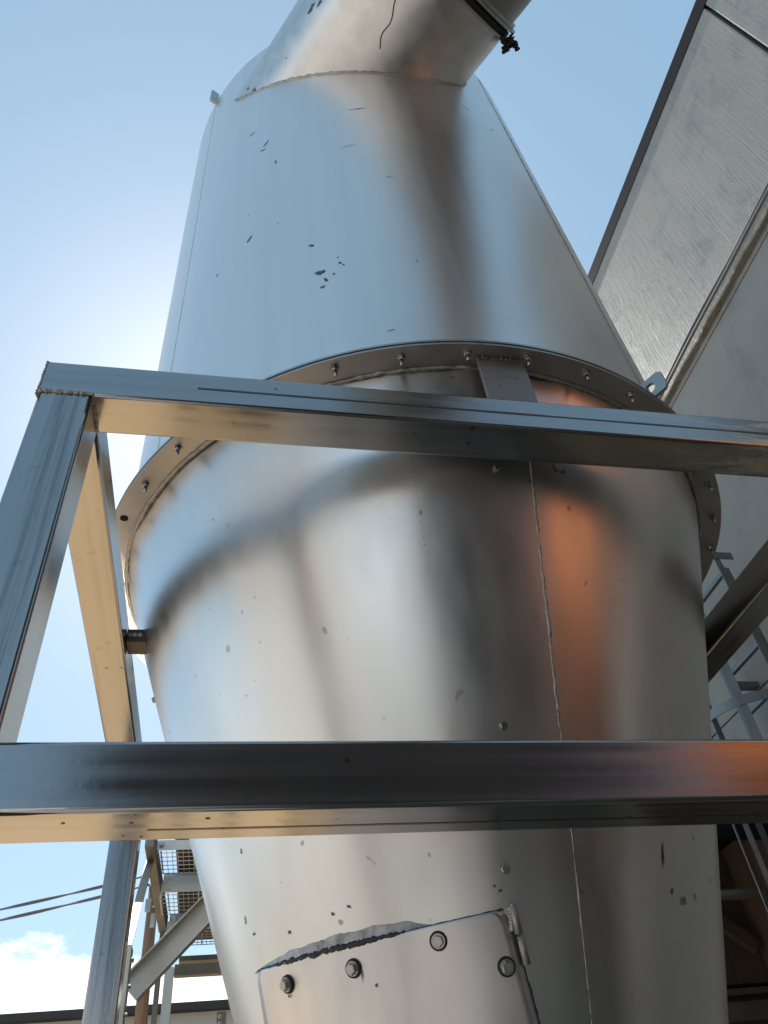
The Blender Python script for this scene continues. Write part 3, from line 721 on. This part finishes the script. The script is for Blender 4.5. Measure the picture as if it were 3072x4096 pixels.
# diagonal C-channel brace
p0, p1 = Vector((-0.335, 3.6, H + 0.790)), Vector((0.25, 3.6, H + 1.385))
m4, Lb = bar_matrix(p0 - WO, p1 - WO); mb = MB()
mb.box(0, Lb, .02, .026, -.05, .05, m4); mb.box(0, Lb, -.03, .0195, .044, .05, m4); mb.box(0, Lb, -.03, .0195, -.05, -.044, m4)
mb.build('channel_brace', M['galv'], wk)

# ================================================================== far left: pole, cables, white building
pole = thing('utility_pole', 'weathered brown wooden utility pole behind the walkway', 'pole', (-1.03, 14.0, 0))
mb = MB(); mb.tube([(0, 0, 0), (0, 0, 3), (-.05, 0, 4.4), (-.06, 0, H + 4.6)], [.125, .108, .095, .088], 20); mb.build('shaft', M['wood'], pole)
for k in range(3):
    mb = MB(); mb.box(-.05, .14, -.12, -.09, H + 4.42 - k * .10, H + 4.45 - k * .10); mb.cyl((.12, -.105, H + 4.45 - k * .1), (.12, -.105, H + 4.48 - k * .1), .022, .016, 10)
    mb.build('insulator', M['galv'], pole)
def twisted(name, a, b, sag, label):
    a, b = Vector(a), Vector(b); mb = MB(); n = 420
    for ph in (0, math.pi):
        pts = []
        for i in range(n + 1):
            t = i / n; p = a.lerp(b, t); p.z -= sag * 4 * t * (1 - t); w = ph + t * (b - a).length * 3.0
            pts.append(p + Vector((0, .013 * math.cos(w), .013 * math.sin(w))))
        mb.tube(pts, 0.014, 6)
    return mb.build(name, M['cable'], label=label, cat='cable', group='overhead cables at the left')
twisted('power_cable', (-14, 14.6, H + 3.35), (-1.17, 14.0, H + 4.78), 0.28, 'upper of two twisted overhead power cables against the sky')
twisted('power_cable', (-14, 14.5, H + 3.12), (-1.17, 14.0, H + 4.62), 0.28, 'lower of two twisted overhead power cables against the sky')
wb = thing('white_building', 'low white rendered building with dark eave at the bottom left', 'building', (-4, 20, 0))
mb = MB(); mb.box(-9, 9, 0.3, 8, 0, H + 3.97); mb.build('wall', M['render'], wb)
mb = MB(); mb.box(-9.3, 9.3, 0.0, 8.3, H + 3.975, H + 4.115); mb.build('eave', M['eave'], wb)

# ================================================================== added silo, unseen behind the cyclone, there to shade the yard and lower wall
silo = thing('shade_silo', 'added silo, unseen behind the cyclone, that shades the yard and lower wall', 'silo', (1.95, 9.4, 0))
mb = MB(); rings = []
for i in range(120):
    z = 12.7 * i / 119; r = 1.5 + 0.012 * math.sin(i * 1.7)
    rings.append([(r * math.cos(2 * math.pi * j / 64), r * math.sin(2 * math.pi * j / 64), z) for j in range(64)])
mb.loft(rings, True, True, True); mb.build('shade_silo_wall', M['galv_worn'], silo)
mb = MB(); mb.cyl((0, 0, 12.71), (0, 0, 13.3), 1.55, 0.25, 48); mb.build('shade_silo_roof', M['galv_worn'], silo)
# ================================================================== yard behind the viewer (seen mirrored in the steel)
sh = thing('dark_shed', 'charcoal sheet-metal shed across the yard, mirrored in the cone', 'shed', (2.0, -4.4, 0))
for i in range(13):
    mb = MB(); x0 = -3.2 + i * .42; mb.box(x0, x0 + .414, -.05, 0, 0, 8.2); mb.build('sheet_panel', M['darksheet'], sh)
mb = MB(); mb.box(-3.2, 2.25, -4, -.052, 0, 8.15); mb.build('body', M['darksheet'], sh)
mb = MB(); mb.box(-3.3, 2.29, -4.1, .02, 8.205, 8.35); mb.build('roof', M['darksheet'], sh)
tank = thing('orange_tank', 'tall orange painted upright tank beside the concrete wall, mirrored in the cone', 'tank', (2.85, -1.1, 0))
mb = MB(); prof = [(0.50, 2.02), (0.54, 2.06), (0.54, 2.9), (0.552, 2.91), (0.552, 2.96), (0.54, 2.97), (0.54, 4.0)]
mb.loft([[(r * math.cos(2 * math.pi * k / 64), r * math.sin(2 * math.pi * k / 64), z) for k in range(64)] for r, z in prof], True, True, True); mb.build('tank_shell', M['orange'], tank)
mb = MB(); mb.loft([[(r * math.cos(2 * math.pi * k / 64), r * math.sin(2 * math.pi * k / 64), z) for k in range(64)] for r, z in ((.54, 4.001), (.45, 4.09), (.25, 4.14), (.05, 4.16))], True, True, True); mb.build('tank_top', M['galv_worn'], tank)
mb = MB(); mb.cyl((0, 0, 0), (0, 0, 2.018), .51, None, 48); mb.build('skirt', M['brown'], tank)
pb = thing('pale_building', 'pale rendered building across the yard to the left', 'building', (-6.2, -2.4, 0)); pb.rotation_euler.z = R(-46)
mb = MB(); mb.box(-4.6, 2.4, -6, 0, 0, 4.9); mb.build('wall', M['render'], pb)
mb = MB(); mb.box(-4.8, 2.6, -6.3, .2, 4.905, 5.05); mb.build('roof', M['eave'], pb)
